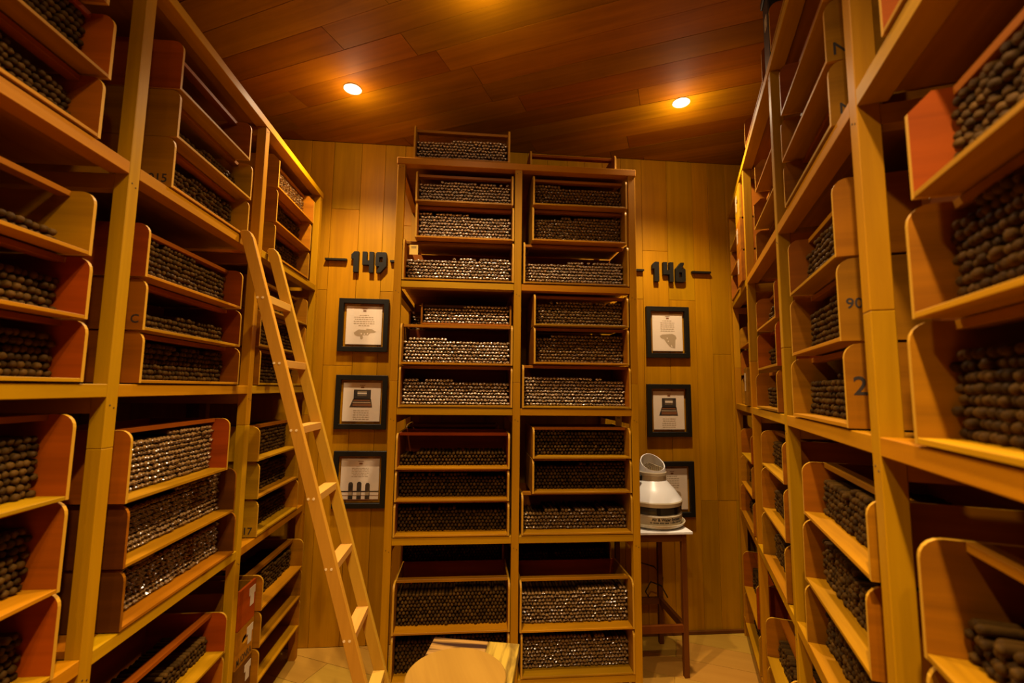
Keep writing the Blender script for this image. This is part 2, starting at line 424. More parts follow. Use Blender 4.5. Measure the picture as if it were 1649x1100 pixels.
def stack(rk, shelf, bay, rows, base=None, mirror=False):
    """rows from top to bottom: (x0, x1, z0, h, look, cigar kind, fill ratio, options)"""
    names = POS[len(rows)]
    for k, row in enumerate(rows):
        x0, x1, z0, h, look, kind, ratio = row[:7]; opt = dict(row[7]) if len(row) > 7 else {}
        if mirror: x0, x1 = -x1, -x0
        where = '%s tray on %s shelf, %s, %s' % (names[k], shelf, bay, rk.short)
        extra = opt.pop('extra', '')
        lab = '%s %s tray, %s on %s shelf, %s, %s' % (LOOK[look], KIND.get(kind), names[k], shelf, bay, rk.short)
        if not kind: lab = '%s tray, %s on %s shelf, %s, %s' % (LOOK[look], names[k], shelf, bay, rk.short)
        fo = {q: opt.pop(q) for q in ('recess', 'dia', 'ragged', 'xa', 'xb', 'length') if q in opt}
        mark = opt.pop('mark', None)
        t = tray(rk, x0, x1, z0, h, look, label=lab, **opt)
        if kind: fill(rk, x0, x1, z0, h, ratio, kind, where.replace(' tray on ', ' tray, ') , y=opt.get('y', -.004), **fo)
        if mark:
            txt, size, fy, fz = mark
            wd = x1-x0
            if mirror: fn = lambda a, b: (wd+.0006, fy+a, fz+b)
            else: fn = lambda a, b: (-.0006, fy-a, fz+b)
            text_mesh('marking', txt, size, fn, MARK, t, bold=size*.012)

A149, A146 = 'ladder-side column', 'humidifier-side column'
W3 = 'third bay from wall'
# central rack
stack(RC, 'top', A149, [(-.300, .203, 2.448, .168, 'mid', 'w', .82), (-.296, .208, 2.258, .185, 'mid', 'w', .80), (-.353, .210, 2.038, .215, 'mid', 'w', .62, {'rail': True})])
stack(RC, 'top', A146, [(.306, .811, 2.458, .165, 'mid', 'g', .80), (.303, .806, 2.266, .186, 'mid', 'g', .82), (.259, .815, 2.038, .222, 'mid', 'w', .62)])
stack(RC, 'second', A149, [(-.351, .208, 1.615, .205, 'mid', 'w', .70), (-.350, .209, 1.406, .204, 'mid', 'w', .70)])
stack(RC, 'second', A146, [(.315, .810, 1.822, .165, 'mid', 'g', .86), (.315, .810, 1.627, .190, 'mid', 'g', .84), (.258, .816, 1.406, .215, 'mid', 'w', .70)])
stack(RC, 'third', A149, [(-.352, .200, 1.108, .170, 'red', 'b', .46), (-.351, .199, .957, .146, 'mid', 'b', .9), (-.352, .201, .794, .158, 'mid', 'b', .74)])
stack(RC, 'third', A146, [(.313, .812, 1.158, .150, 'mid', 'b', .95), (.312, .814, .990, .164, 'mid', 'b', .88), (.260, .816, .794, .192, 'mid', 'g', .60)])
stack(RC, 'lowest', A149, [(-.342, .209, .356, .225, 'mid', 'b', .78), (-.342, .209, .144, .205, 'mid', 'b', .85)])
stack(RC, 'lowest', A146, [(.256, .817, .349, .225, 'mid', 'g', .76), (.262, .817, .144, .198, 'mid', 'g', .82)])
# second layer, behind the front trays of the central rack
def back_tray(x0, x1, z0, h, look, kind, ratio, lab, y=.305):
    tray(RC, x0, x1, z0, h, look, y=y, depth=.25, label=lab)
    if kind: fill(RC, x0, x1, z0, h, ratio, kind, lab.split(', ', 1)[1] if ', ' in lab else lab, y=y, recess=.04, length=.15)
for k, (z0, h) in enumerate(((1.406, .20), (1.612, .20), (1.818, .115))):
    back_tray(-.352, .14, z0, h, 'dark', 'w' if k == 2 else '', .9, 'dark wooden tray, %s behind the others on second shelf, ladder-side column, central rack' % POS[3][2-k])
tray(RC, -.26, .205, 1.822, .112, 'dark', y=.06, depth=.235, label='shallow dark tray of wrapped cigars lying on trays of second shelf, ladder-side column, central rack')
fill(RC, -.26, .205, 1.822, .112, .92, 'w', 'shallow dark tray, second shelf, ladder-side column, central rack', y=.06, recess=.02)
for k, (z0, h) in enumerate(((.794, .165), (.962, .165), (1.130, .165))):
    back_tray(-.352, .165, z0, h, 'mid', '', 0, 'plain wooden tray, %s behind the others on third shelf, ladder-side column, central rack' % POS[3][2-k])
for k, (z0, h) in enumerate(((.144, .185), (.332, .185), (.52, .185))):
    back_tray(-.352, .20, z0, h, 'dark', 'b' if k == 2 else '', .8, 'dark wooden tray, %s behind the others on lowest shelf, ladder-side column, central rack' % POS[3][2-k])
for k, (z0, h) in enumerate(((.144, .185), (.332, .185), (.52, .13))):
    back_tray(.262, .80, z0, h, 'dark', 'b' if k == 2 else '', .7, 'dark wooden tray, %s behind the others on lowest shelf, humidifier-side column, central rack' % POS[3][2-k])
# on top of the central rack
tray(RC, -.318, .183, 2.680, .188, 'mid', y=.004, label='cedar tray of wrapped cigars standing on top of central rack nearest the ladder')
fill(RC, -.318, .183, 2.680, .188, .72, 'w', 'tall tray on top of central rack', y=.004, recess=.05)
tray(RC, .300, .780, 2.680, .125, 'red', y=.075, label='low red cedar tray standing on top of central rack towards the humidifier')
fill(RC, .300, .780, 2.680, .125, .45, 'w', 'low red tray on top of central rack', y=.075, recess=.06, xa=.7)
# ladder rack
stack(RL, 'top', W3, [(.60, 1.150, 2.448, .16, 'light', '', 0), (.62, 1.179, 2.268, .172, 'red', 'b', .86, {'chamfer': False}), (.61, 1.167, 2.104, .158, 'red', 'b', .80)])
stack(RL, 'second', W3, [(.62, 1.178, 1.810, .158, 'light', 'b', .32, {'dia': .0185, 'ragged': False, 'xb': .93, 'recess': .032}), (.62, 1.186, 1.655, .150, 'red', 'b', .78, {'dia': .0185}), (.63, 1.193, 1.504, .148, 'red', 'b', .86, {'dia': .0185})])
stack(RL, 'third', W3, [(.62, 1.187, 1.232, .196, 'red', 'b', .80, {'dia': .0185}), (.62, 1.190, 1.026, .202, 'red', 'b', .74, {'dia': .0185}), (.63, 1.198, .837, .186, 'red', 'b', .70, {'dia': .0185})])
W2 = 'second bay from wall'
stack(RL, 'top', W2, [(1.438, 1.898, 2.424, .160, 'red', 'b', .45, {'chamfer': False}), (1.443, 1.930, 2.268, .155, 'light', 'b', .62, {'hole': (.13, .092, .019)}), (1.438, 1.924, 2.104, .160, 'light', 'b', .80, {'mark': ('915', .038, .070, .014)})])
stack(RL, 'second', W2, [(1.364, 1.914, 1.806, .155, 'red', 'b', .88), (1.373, 1.924, 1.654, .148, 'red', 'b', .55, {'mark': ('C', .034, .035, .02)}), (1.379, 1.934, 1.504, .147, 'red', 'b', .84)])
stack(RL, 'third', W2, [(1.370, 1.899, 1.177, .196, 'red', 'g', .88), (1.385, 1.976, 1.002, .168, 'dark', 'g', .90), (1.393, 1.996, .837, .160, 'dark', 'g', .92)])
stack(RL, 'lowest', W2, [(1.42, 1.984, .470, .150, 'red', 'b', .55), (1.42, 1.980, .334, .134, 'mid', '', 0), (1.42, 1.980, .199, .132, 'mid', '', 0)])
W1 = 'bay by the wall'
stack(RL, 'top', W1, [(2.174, 2.668, 2.437, .162, 'mid', 'g', .85, {'chamfer': True}), (2.176, 2.642, 2.269, .166, 'mid', 'b', .8), (2.174, 2.636, 2.104, .162, 'mid', 'b', .8)])
stack(RL, 'second', W1, [(2.10, 2.655, 1.843, .150, 'mid', 'b', .86), (2.09, 2.655, 1.674, .165, 'mid', 'b', .84), (2.11, 2.655, 1.504, .165, 'mid', 'b', .86)])
stack(RL, 'third', W1, [(2.155, 2.630, 1.168, .150, 'light', 'b', .92), (2.175, 2.656, 1.002, .160, 'light', 'b', .86), (2.186, 2.672, .837, .158, 'light', 'b', .80, {'mark': ('17', .042, .060, .012)})])
stack(RL, 'lowest', W1, [(2.232, 2.738, .508, .150, 'mid', 'b', .85, {'y': -.027}), (2.235, 2.738, .352, .152, 'mid', 'b', .45, {'y': -.027, 'rail': False, 'recess': .17, 'length': .11}), (2.235, 2.738, .199, .148, 'mid', 'b', .45, {'y': -.027, 'rail': False, 'recess': .17, 'length': .11})])
# rack facing the ladder (distances measured along it, turned into local x)
F4 = 'fourth bay from wall'
stack(RR, 'top', F4, [(.36, .868, 2.245, .155, 'red', '', 0), (.36, .871, 2.087, .155, 'red', '', 0)], mirror=True)
stack(RR, 'second', F4, [(.31, .815, 1.784, .160, 'red', 'b', .90, {'chamfer': True, 'dia': .0168}), (.33, .841, 1.610, .172, 'mid', 'b', .88, {'dia': .0168}), (.35, .863, 1.426, .182, 'mid', 'b', .86, {'dia': .0168})], mirror=True)
stack(RR, 'third', F4, [(.36, .885, 1.115, .172, 'mid', 'b', .45, {'dia': .0168}), (.36, .885, .944, .168, 'mid', 'b', .5), (.36, .885, .772, .168, 'mid', 'b', .5)], mirror=True)
stack(RR, 'top', W3, [(1.143, 1.620, 2.392, .170, 'red', 'b', .4), (1.146, 1.638, 2.241, .148, 'light', 'b', .4, {'mark': ('N', .042, .011, .014)}), (1.143, 1.630, 2.087, .150, 'mid', 'b', .4, {'mark': ('N', .036, .016, .025)})], mirror=True)
stack(RR, 'second', W3, [(1.165, 1.622, 1.797, .176, 'mid', 'b', .80), (1.166, 1.632, 1.611, .180, 'mid', 'b', .78, {'mark': ('90', .032, .012, .070)}), (1.155, 1.660, 1.426, .178, 'mid', 'b', .68, {'mark': ('2', .055, .012, .07)})], mirror=True)
stack(RR, 'third', W3, [(1.080, 1.590, 1.148, .150, 'mid', 'b', .86), (1.112, 1.616, .957, .172, 'mid', 'b', .7), (1.125, 1.630, .772, .172, 'mid', 'b', .7)], mirror=True)
stack(RR, 'top', W2, [(1.88, 2.310, 2.421, .150, 'mid', 'b', .4, {'y': .016, 'chamfer': True}), (1.90, 2.385, 2.264, .150, 'mid', 'b', .4, {'y': .016, 'chamfer': True}), (1.90, 2.39, 2.087, .172, 'mid', 'b', .5, {'y': .02})], mirror=True)
stack(RR, 'second', W2, [(1.87, 2.305, 1.768, .148, 'red', 'b', .6), (1.88, 2.315, 1.594, .168, 'red', 'b', .6), (1.90, 2.395, 1.426, .160, 'mid', 'b', .6)], mirror=True)
stack(RR, 'third', W2, [(1.862, 2.325, 1.180, .150, 'mid', 'b', .7), (1.872, 2.360, .982, .185, 'mid', 'b', .6), (1.90, 2.398, .772, .195, 'mid', 'b', .6)], mirror=True)
stack(RR, 'lowest', W2, [(1.93, 2.415, .335, .172, 'mid', 'b', .6), (1.93, 2.42, .124, .18, 'mid', 'b', .6)], mirror=True)
stack(RR, 'top', W1, [(2.90, 3.28, 2.42, .150, 'light', '', 0, {'rail': False}), (2.90, 3.28, 2.26, .150, 'mid', '', 0, {'rail': False}), (2.90, 3.28, 2.087, .165, 'mid', '', 0, {'rail': False})], mirror=True)
stack(RR, 'second', W1, [(2.86, 3.24, 1.77, .14, 'mid', '', 0, {'rail': False, 'y': .03}), (2.86, 3.24, 1.60, .16, 'mid', '', 0, {'rail': False, 'y': .03}), (2.86, 3.24, 1.426, .165, 'mid', '', 0, {'rail': False, 'y': .03})], mirror=True)
stack(RR, 'third', W1, [(2.66, 3.075, 1.132, .150, 'red', 'b', .5), (2.68, 3.14, .957, .165, 'mid', 'b', .5), (2.68, 3.20, .772, .17, 'mid', 'b', .5)], mirror=True)
stack(RR, 'lowest', W1, [(2.68, 3.205, .330, .21, 'red', 'b', .6), (2.66, 3.20, .124, .19, 'mid', 'b', .5)], mirror=True)
# on top of the rack facing the ladder
tray(RR, -2.42, -1.90, 2.698, .150, 'red', label='red cedar tray standing on top of the rack facing the ladder, next to black container')
tray(RR, -1.73, -1.23, 2.698, .180, 'red', label='taller red cedar tray on top of the rack facing the ladder, before the container')
t = thing('black_container', 'narrow black container with pale square sticker on top of the rack facing the ladder', 'container', RR.world(-1.86, .0, 2.697), RR.rz)
MB().box((0, 0, 0), (.10, .16, .27)).build('body', BLACK, t, bevel=.004)
MB().box((-.006, -.006, .27), (.106, .166, .30)).build('lid', BLACK, t, bevel=.003)
MB().prism(rrect(.03, .15, .07, .20, .006), lambda a, b, h: (a, -.0012+h, b), .001, [rrect(.038, .158, .062, .192, .004)]).build('sticker', TAPE, t)
MB().box((.045, -.0012, .165), (.056, -.0002, .185)).build('sticker', TAPE, t)

# end-on crates with a finger hole, a silver label and writing
def crate(rk, x0, x1, z0, h, y, look, lab, hole=True, writing=None, rev=False, dp=.46):
    wd = x1-x0; o = thing('cigar_crate', lab, 'crate', rk.world(x0, y, z0), rk.rz)
    holes = [ellipse(wd*.5, h*.62, .026, .016, 18)] if hole else []
    MB().prism([(0, 0), (wd, 0), (wd, h), (0, h)], lambda a, b, t: (a, t, b), .010, holes).build('end_panel', W[look+'X'], o)
    for xx in (0, wd-TT): MB().box((xx, .010, 0), (xx+TT, dp, h*.95)).build('side_panel', W['midY'], o)
    MB().box((TT, .010, 0), (wd-TT, dp, TT)).build('bottom_panel', W['midX'], o)
    a = .58 if not rev else .12
    mb = MB(); mb.box((wd*a, -.0012, h*.66), (wd*a+.055, -.0002, h*.86)); mb.box((wd*a+.012, -.0014, h*.38), (wd*a+.045, -.0003, h*.68)); mb.build('label_sticker', TAPE, o)
    if writing: text_mesh('marking', writing, h*.26, lambda p, q: (wd*.03+p, -.0006, h*.08+q), MARK, o, sx=.80, bold=.0006)
    return o
crate(RL, 2.078, 2.222, .199, .142, -.003, 'dark', 'lowest of the end-on crates between post and trays, lowest shelf of ladder rack', False)
crate(RL, 2.078, 2.222, .343, .150, -.003, 'light', 'pale end-on crate with oval finger hole and marker writing, lowest shelf of ladder rack', True, 'M.IONRA')
crate(RL, 2.078, 2.222, .495, .158, -.003, 'red', 'reddish end-on crate with silver label, topmost of its stack, lowest shelf of ladder rack', False)
crate(RR, -2.848, -2.662, 2.087, .170, -.012, 'mid', 'lowest of the end-on crates beside the wall, top shelf of rack facing ladder', False, rev=True)
crate(RR, -2.848, -2.662, 2.259, .175, -.012, 'mid', 'middle end-on crate with silver label beside wall, top shelf of rack facing ladder', False, rev=True)
crate(RR, -2.848, -2.662, 2.436, .190, -.012, 'light', 'pale end-on crate with finger hole, topmost on top shelf of rack facing ladder', True, rev=True)
crate(RR, -2.80, -2.662, 1.426, .20, -.006, 'mid', 'end-on crate beside wall with narrow label, second shelf of rack facing ladder', False, rev=True)
for k, (z0, h) in enumerate(((1.426, .17), (1.598, .175), (1.775, .165))):
    crate(RR, -1.000, -.872, z0, h, .085, 'dark', ['lowest', 'middle', 'topmost'][k]+' dark end-on crate with silver label, second shelf, fourth bay, rack facing ladder', False, '5' if k == 2 else None, rev=True)
for k, (z0, h) in enumerate(((1.504, .16), (1.666, .165), (1.833, .165))):
    tray(RL, 1.42, 1.92, z0, h, 'light', y=.305, depth=.25, label=POS[3][2-k]+' pale tray behind the front ones, second shelf, second bay from wall, ladder rack')
    tray(RL, .60, 1.15, z0, h, 'light', y=.305, depth=.25, label=POS[3][2-k]+' pale tray behind the front ones, second shelf, third bay from wall, ladder rack')
for k, (z0, h) in enumerate(((.772, .195), (.969, .195), (1.166, .195))):
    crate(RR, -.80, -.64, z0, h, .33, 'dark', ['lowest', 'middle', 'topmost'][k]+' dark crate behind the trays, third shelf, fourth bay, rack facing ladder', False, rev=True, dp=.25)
# paper tags
def card(loc, rz, wd, h, lab, tilt=0, m=TAPE, name='paper_tag'):
    o = thing(name, lab, 'tag', loc, rz)
    MB().box((0, 0, 0), (wd, .0012, h)).build('card', m, o)
    mb = MB()
    for k in range(2): mb.box((wd*.2, -.0004, h*(.78-.12*k)), (wd*.8, .0, h*(.83-.12*k)))
    mb.build('printed_lines', PRINT_D, o); o.rotation_euler = (tilt, 0, rz); return o
card((.770, 2.40, 1.3095), 0, .034, .056, 'small white paper tag standing on topmost tray of third shelf, humidifier-side column, central rack')
YEL = plain('yellow_card', (.62, .38, .05), .6)
card((-.318, 2.275, 2.163), 0, .042, .050, 'yellow card tucked into lowest tray on top shelf, ladder-side column, central rack', .0, YEL)

# ------------------------------------------------------------------ cigars
def cigar_arrays(seg, wrapped, seed, length=.155):
    """unit cigar: axis along +y (inward), head at y=0, radius 1"""
    r = random.Random(seed); v = []; f = []; mi = []
    rings = [(.0, .42), (.22, .78), (.62, .97), (1.1, 1.0)]   # (y in radii, radius)
    for y, q in rings:
        for i in range(seg): a = 2*math.pi*i/seg; j_ = r.uniform(.86, 1.06); v.append((q*j_*math.cos(a), y*.9+r.uniform(-.10, .10), q*j_*math.sin(a)))
    for i in range(seg): a = 2*math.pi*i/seg; v.append((math.cos(a), length, math.sin(a)))
    nr = len(rings)+1
    for j in range(nr-1):
        for i in range(seg):
            i2 = (i+1) % seg; f.append((j*seg+i, j*seg+i2, (j+1)*seg+i2, (j+1)*seg+i)); mi.append(0)
    v.append((0, -.08, 0)); c = len(v)-1
    for i in range(seg): f.append((c, (i+1) % seg, i, i)); mi.append(0)
    v.append((0, length, 0)); c = len(v)-1
    for i in range(seg): f.append((c, (nr-1)*seg+i, (nr-1)*seg+(i+1) % seg, (nr-1)*seg+(i+1) % seg)); mi.append(0)
    if wrapped:   # crumpled open end of the clear sleeve
        o = len(v); n = seg
        for i in range(n):
            a = 2*math.pi*i/n; k = r.uniform(.86, 1.0); d = r.uniform(.28, .75)
            v.append((1.0*math.cos(a), .55, 1.0*math.sin(a)))
            v.append((.97*math.cos(a), -.25, .50*math.sin(a)))
            v.append((.92*k*math.cos(a), -d, .14*math.sin(a)+r.uniform(-.07, .07)))
        for i in range(n):
            i2 = (i+1) % n
            f.append((o+3*i, o+3*i2, o+3*i2+1, o+3*i+1)); mi.append(2)
            f.append((o+3*i+1, o+3*i2+1, o+3*i2+2, o+3*i+2)); mi.append(1 if r.random() < .8 else 2)
    return np.array(v), f, mi
def single_mesh(name, wrapped, seed, dim=False):
    L_ = .155; v, f, mi = cigar_arrays(12, wrapped, seed, 1.0)
    vv = v.copy(); vv[:, 0] *= .00875; vv[:, 2] *= .00875; vv[:, 1] = np.where(v[:, 1] >= .999, L_, v[:, 1]*.00875)
    # keep head rings, push only the foot ring out
    nr = 4*12
    vv[:, 1] = v[:, 1]*.00875
    foot = list(range(nr, nr+12))+[nr+12+1]
    for i in foot: vv[i, 1] = L_
    me = bpy.data.meshes.new(name); me.from_pydata([tuple(p) for p in vv], [], [tuple(dict.fromkeys(q)) for q in f])
    for m_ in ([CIGW, CELLO, CELLO_D] if wrapped else [CIG]): me.materials.append(m_)
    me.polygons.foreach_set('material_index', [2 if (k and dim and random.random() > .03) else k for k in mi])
    for p, k in zip(me.polygons, mi): p.use_smooth = (k == 0)
    me.update(); return me
def build_cigars():
    for kind, nm in (('b', 'bare_cigar'), ('w', 'wrapped_cigar')):
        allc = [c for c in CIGARS if (c[6] == 'b') == (kind == 'b')]
        P = [c[0].world(c[1], c[2], c[3]) for c in allc]
        order = sorted((i for i in range(len(allc)) if in_frame(P[i], -2)), key=lambda i: (P[i]-CAM).length)[:300]
        near = set(order)
        variants = [single_mesh(nm, kind == 'w', s) for s in range(4)]
        dim = [single_mesh(nm, True, s, True) for s in range(4)] if kind == 'w' else []
        for i in order:
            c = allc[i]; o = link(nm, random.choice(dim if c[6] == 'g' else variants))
            o.location = P[i]; o.rotation_euler = (random.uniform(-.015, .015), 0, c[0].rz+random.uniform(-.02, .02))
            s = c[4]/.00875; o.scale = (s, 1, s)
            tag(o, c[7], 'cigar', 'cigars in '+c[7].split(', in ', 1)[1])
        rest = [i for i in range(len(allc)) if i not in near]
        var = [cigar_arrays(8, kind == 'w', 20+s, 1.0) for s in range(5)]
        VV, LP, LS, MI, SM = [], [], [], [], []; base = 0
        nr = 4*8
        for i in rest:
            c = allc[i]; v, f, mi = var[int(rng.integers(5))]
            rad, L_ = c[4], c[5]
            q = v*rad; q[nr:nr+8, 1] = L_; q[nr+9, 1] = L_
            a = rng.uniform(-.35, .35) if kind == 'w' else rng.uniform(0, .8); ca, sa = math.cos(a), math.sin(a)
            q = np.stack([q[:, 0]*ca-q[:, 2]*sa, q[:, 1], q[:, 0]*sa+q[:, 2]*ca], 1)
            g = c[0].rz+rng.normal(0, .012); cg, sg = math.cos(g), math.sin(g)
            q = np.stack([q[:, 0]*cg-q[:, 1]*sg+P[i].x, q[:, 0]*sg+q[:, 1]*cg+P[i].y, q[:, 2]+P[i].z], 1)
            VV.append(q)
            for fc, m_ in zip(f, mi):
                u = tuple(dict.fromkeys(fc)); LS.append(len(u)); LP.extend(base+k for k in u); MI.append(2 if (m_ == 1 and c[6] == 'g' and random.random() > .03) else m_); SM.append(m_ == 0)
            base += len(v)
        V = np.concatenate(VV)
        me = bpy.data.meshes.new(nm+'s'); me.vertices.add(len(V)); me.vertices.foreach_set('co', V.ravel())
        me.loops.add(len(LP)); me.loops.foreach_set('vertex_index', LP)
        me.polygons.add(len(LS)); st = np.concatenate([[0], np.cumsum(LS)[:-1]])
        me.polygons.foreach_set('loop_start', st.astype(np.int32))
        for m_ in ([CIGW, CELLO, CELLO_D] if kind == 'w' else [CIG]): me.materials.append(m_)
        me.polygons.foreach_set('material_index', MI); me.polygons.foreach_set('use_smooth', SM)
        me.update(calc_edges=True); me.validate()
        o = link(nm+'s', me)
        tag(o, 'mass of %s cigars packed end out in the other trays of all three racks' % ('wrapped' if kind == 'w' else 'bare brown'), 'cigars', None, 'stuff')
        print(nm, len(allc), 'stuff polys', len(LS))
build_cigars()

# ------------------------------------------------------------------ ladder
ld = thing('ladder', 'pale wooden ladder with flat rungs leaning on the rack beside number 149', 'ladder', (-.27, 1.99, 0))
SL = .3045; LO = Vector((-.27, 1.99, 0))
def xl(z): return -.288-SL*z-.0   # outer (rack-side) edge of the stringers
SWD = .048
for y0 in (1.862, 2.108):
    zt = 2.118
    pts = [(xl(0), 0), (xl(0)+SWD, 0), (xl(zt-.03)+SWD, zt-.03), (xl(zt-.008)+SWD-.006, zt-.008), (xl(zt)+SWD-.014, zt), (xl(zt)+.012, zt), (xl(zt-.012)+.002, zt-.01)]
    MB().prism(pts, lambda a, b, h: (a-LO.x, y0-LO.y+h, b), .026).build('stringer', W['ladderX'], ld, bevel=.0015)
PEG = plain('pale_dowel', (.80, .56, .22), .5)
for k in range(8):
    z = 1.861-.2583*k; zt = z
    if zt < .02: continue
    xf = xl(z)+SWD
    MB().box((xf-.050-LO.x, 1.888-LO.y, zt-.030), (xf-.001-LO.x, 2.108-LO.y, zt)).build('rung', W['ladderY'], ld, bevel=.0012)
    mb = MB()
    for dx in (.014, .034):
        mb.lathe([(.005, 0), (.005, .001)], 10)
        for i in range(len(mb.v)-20, len(mb.v)):
            a = mb.v[i]; mb.v[i] = (xf-.050+dx+a[0]-LO.x, 1.862-LO.y-a[2], zt-.014+a[1])
    mb.build('dowel', PEG, ld)

# ------------------------------------------------------------------ numbers on the wall
def wall_fn(x0, z0, depth_from=YB): return lambda a, b, h: (x0+a, -h, z0+b)
D1 = [(0, .085), (.0, .113), (.018, .133), (.046, .133), (.046, 0), (.014, 0), (.014, .085)]
D4 = [(.0, .133), (.028, .133), (.028, .078), (.042, .078), (.042, .133), (.070, .133), (.070, 0), (.042, 0), (.042, .048), (.0, .048)]
D9o = [(.010, .133), (.062, .133), (.068, .127), (.068, .044), (.032, 0), (.010, 0), (.010, .012), (.026, .040), (.006, .040), (0, .048), (0, .123)]
D9h = [(.025, .068), (.044, .068), (.044, .100), (.025, .100)]
D6o = [(.068-a, .133-b) for a, b in D9o]; D6h = [(.068-a, .133-b) for a, b in D9h]
def digits(nm, lab, x0, z0, parts, bars):
    o = thing(nm, lab, 'number sign', (x0, YB, z0))
    for dx, outer, hole in parts:
        MB().prism(outer, lambda a, b, h: (dx+a, -.004-h, b), .024, [hole] if hole else []).build('digit', DIGIT, o, bevel=.001)
    for a, b, zz in bars:
        MB().box((a-x0, -.026, zz-z0-.006), (b-x0, -.002, zz-z0+.006)).build('bar', DIGIT, o)
digits('wall_number', 'dark raised number 149 with short bars, on the wooden wall beside the ladder', -.758, 2.212,
       [(0, D1, None), (.068, D4, None), (.148, D9o, D9h)], [(-.917, -.786, 2.291), (-.520, -.40, 2.291)])
digits('wall_number', 'dark raised number 146 with short bars, on the wooden wall above the humidifier', 1.184, 2.217,
       [(0, D1, None), (.075, D4, None), (.160, D6o, D6h)], [(.86, 1.128, 2.291), (1.460, 1.590, 2.291)])

# ------------------------------------------------------------------ framed prints
def frame(lab, x0, z0, wd, h, pic, tilt=0):
    o = thing('picture_frame', lab, 'picture frame', (x0+wd/2, YB, z0), 0)
    o.rotation_euler = (0, tilt, 0)
    fn = lambda a, b, t: (a-wd/2, -.002-t, b); b_ = .030
    MB().prism([(0, 0), (wd, 0), (wd, h), (0, h)], fn, .024, [[(b_, b_), (wd-b_, b_), (wd-b_, h-b_), (b_, h-b_)]]).build('frame', BLACK, o, bevel=.0015)
    MB().box((b_-wd/2, -.012, b_), (wd-b_-wd/2, -.010, h-b_)).build('glass_pane', GLASS, o)
    px0, px1, pz0, pz1 = -wd/2+b_+.014, wd/2-b_-.012, b_+.016, h-b_-.016
    pap = MB().box((px0, -.0085, pz0), (px1, -.0075, pz1)).build('paper', PAPER, o)
    pw, ph = px1-px0, pz1-pz0; Y = -.0089
    P = lambda u, v: (px0+u*pw, pz0+v*ph)
    def blob(m, polys, nm='print', yy=Y):
        mb = MB()
        for pl in polys: mb.prism([P(*q) for q in pl], lambda a, b, t: (a, yy-t, b), .0002)
        mb.build(nm, m, pap)
    R = lambda a, b, c, d: [(a, b), (c, b), (c, d), (a, d)]
    def lines(v0, dv, widths, cx=.5):
        out = []; rr = random.Random(int(x0*1000)+int(z0*1000))
        for k, wln in enumerate(widths):
            a = cx-wln/2
            while a < cx+wln/2-.01:
                l = min(rr.uniform(.03, .09), cx+wln/2-a); out.append(R(a, v0-k*dv, a+l, v0-k*dv+dv*.36)); a += l+.018
        return out
    blob(PRINT_B, [R(.44, .925, .58, .94), R(.465, .86, .555, .90)], 'crest')
    if pic == 'map':
        blob(PRINT, lines(.755, .055, [.26, .56, .52, .58, .58, .3]), 'printed_lines')
        blob(PRINT, [[(.22, .30), (.26, .24), (.34, .21), (.40, .21), (.42, .14), (.46, .13), (.49, .17), (.47, .24), (.56, .25), (.63, .24), (.68, .30), (.80, .31), (.86, .34), (.80, .36), (.74, .40), (.58, .41), (.56, .38), (.36, .39)]], 'silhouette')
        blob(PAPER, [[(.42, .26), (.46, .26), (.45, .30), (.42, .30)], [(.50, .25), (.55, .25), (.54, .29), (.51, .28)], [(.59, .26), (.63, .26), (.63, .30), (.60, .30)]], 'print', Y-.0003)
    elif pic == 'map2':
        blob(PRINT, lines(.80, .055, [.32, .46, .46, .46, .46, .46]), 'printed_lines')
        blob(PRINT, [[(.24, .40), (.28, .34), (.38, .32), (.46, .22), (.56, .12), (.62, .09), (.74, .07), (.76, .30), (.80, .34), (.76, .42), (.66, .46), (.48, .45), (.32, .44)]], 'silhouette')
        blob(PAPER, [[(.47, .33), (.50, .32), (.50, .36), (.47, .36)], [(.50, .24), (.53, .24), (.53, .28), (.51, .28)], [(.60, .13), (.66, .09), (.62, .17)]], 'print', Y-.0003)
    elif pic == 'box':
        blob(PRINT_D, [R(.28, .56, .74, .82), [(.18, .36), (.79, .36), (.75, .58), (.27, .58)]], 'box_picture')
        blob(PAPER, [R(.38, .70, .63, .745)], 'print', Y-.0003)
        blob(PRINT, [R(.38, .76, .63, .775), R(.38, .66, .63, .672), R(.26, .475, .74, .50)], 'print', Y-.0003)
        blob(PRINT_B, [R(.28, .525, .72, .56), R(.26, .39, .76, .46)], 'print', Y-.0003)
        blob(PRINT, lines(.265, .055, [.42, .40, .44, .44, .42]), 'printed_lines')
    elif pic == 'cigars':
        blob(PRINT, lines(.76, .040, [.44, .44, .44, .44, .36, .44]), 'printed_lines')
        blob(PRINT_D, [R(0.0, .19, 1.0, .22)], 'print'); blob(PRINT_B, [R(0, .0, 1, .02), R(.0, .10, 1, .115)], 'print', Y-.0001)
        for cx, top in ((.27, .44), (.49, .45), (.71, .42)):
            blob(PRINT_D, [[(cx-.06, .02), (cx+.06, .02), (cx+.06, top-.05), (cx+.03, top-.01), (cx-.03, top-.01), (cx-.06, top-.05)]], 'cigar_picture', Y-.0003)
            blob(PRINT, [R(cx-.06, .115, cx+.045, .19)], 'print', Y-.0006)
    return o
frame('black frame with map-like print, topmost on the wall beside the ladder', -.818, 1.716, .302, .330, 'map')
frame('black frame with open-box print, middle one on the wall beside the ladder', -.815, 1.246, .308, .326, 'box', .004)
frame('black frame with three-cigar print, lowest one, partly behind the ladder', -.806, .782, .310, .334, 'cigars', .004)
frame('black frame with leaf-shaped map print, topmost above the humidifier', 1.140, 1.712, .290, .338, 'map2', -.006)
frame('black frame with open-box print, middle one right above the humidifier', 1.136, 1.205, .292, .336, 'box', -.004)
frame('black frame with text sheet, half hidden behind the humidifier', 1.146, .705, .290, .345, 'map2', -.004)

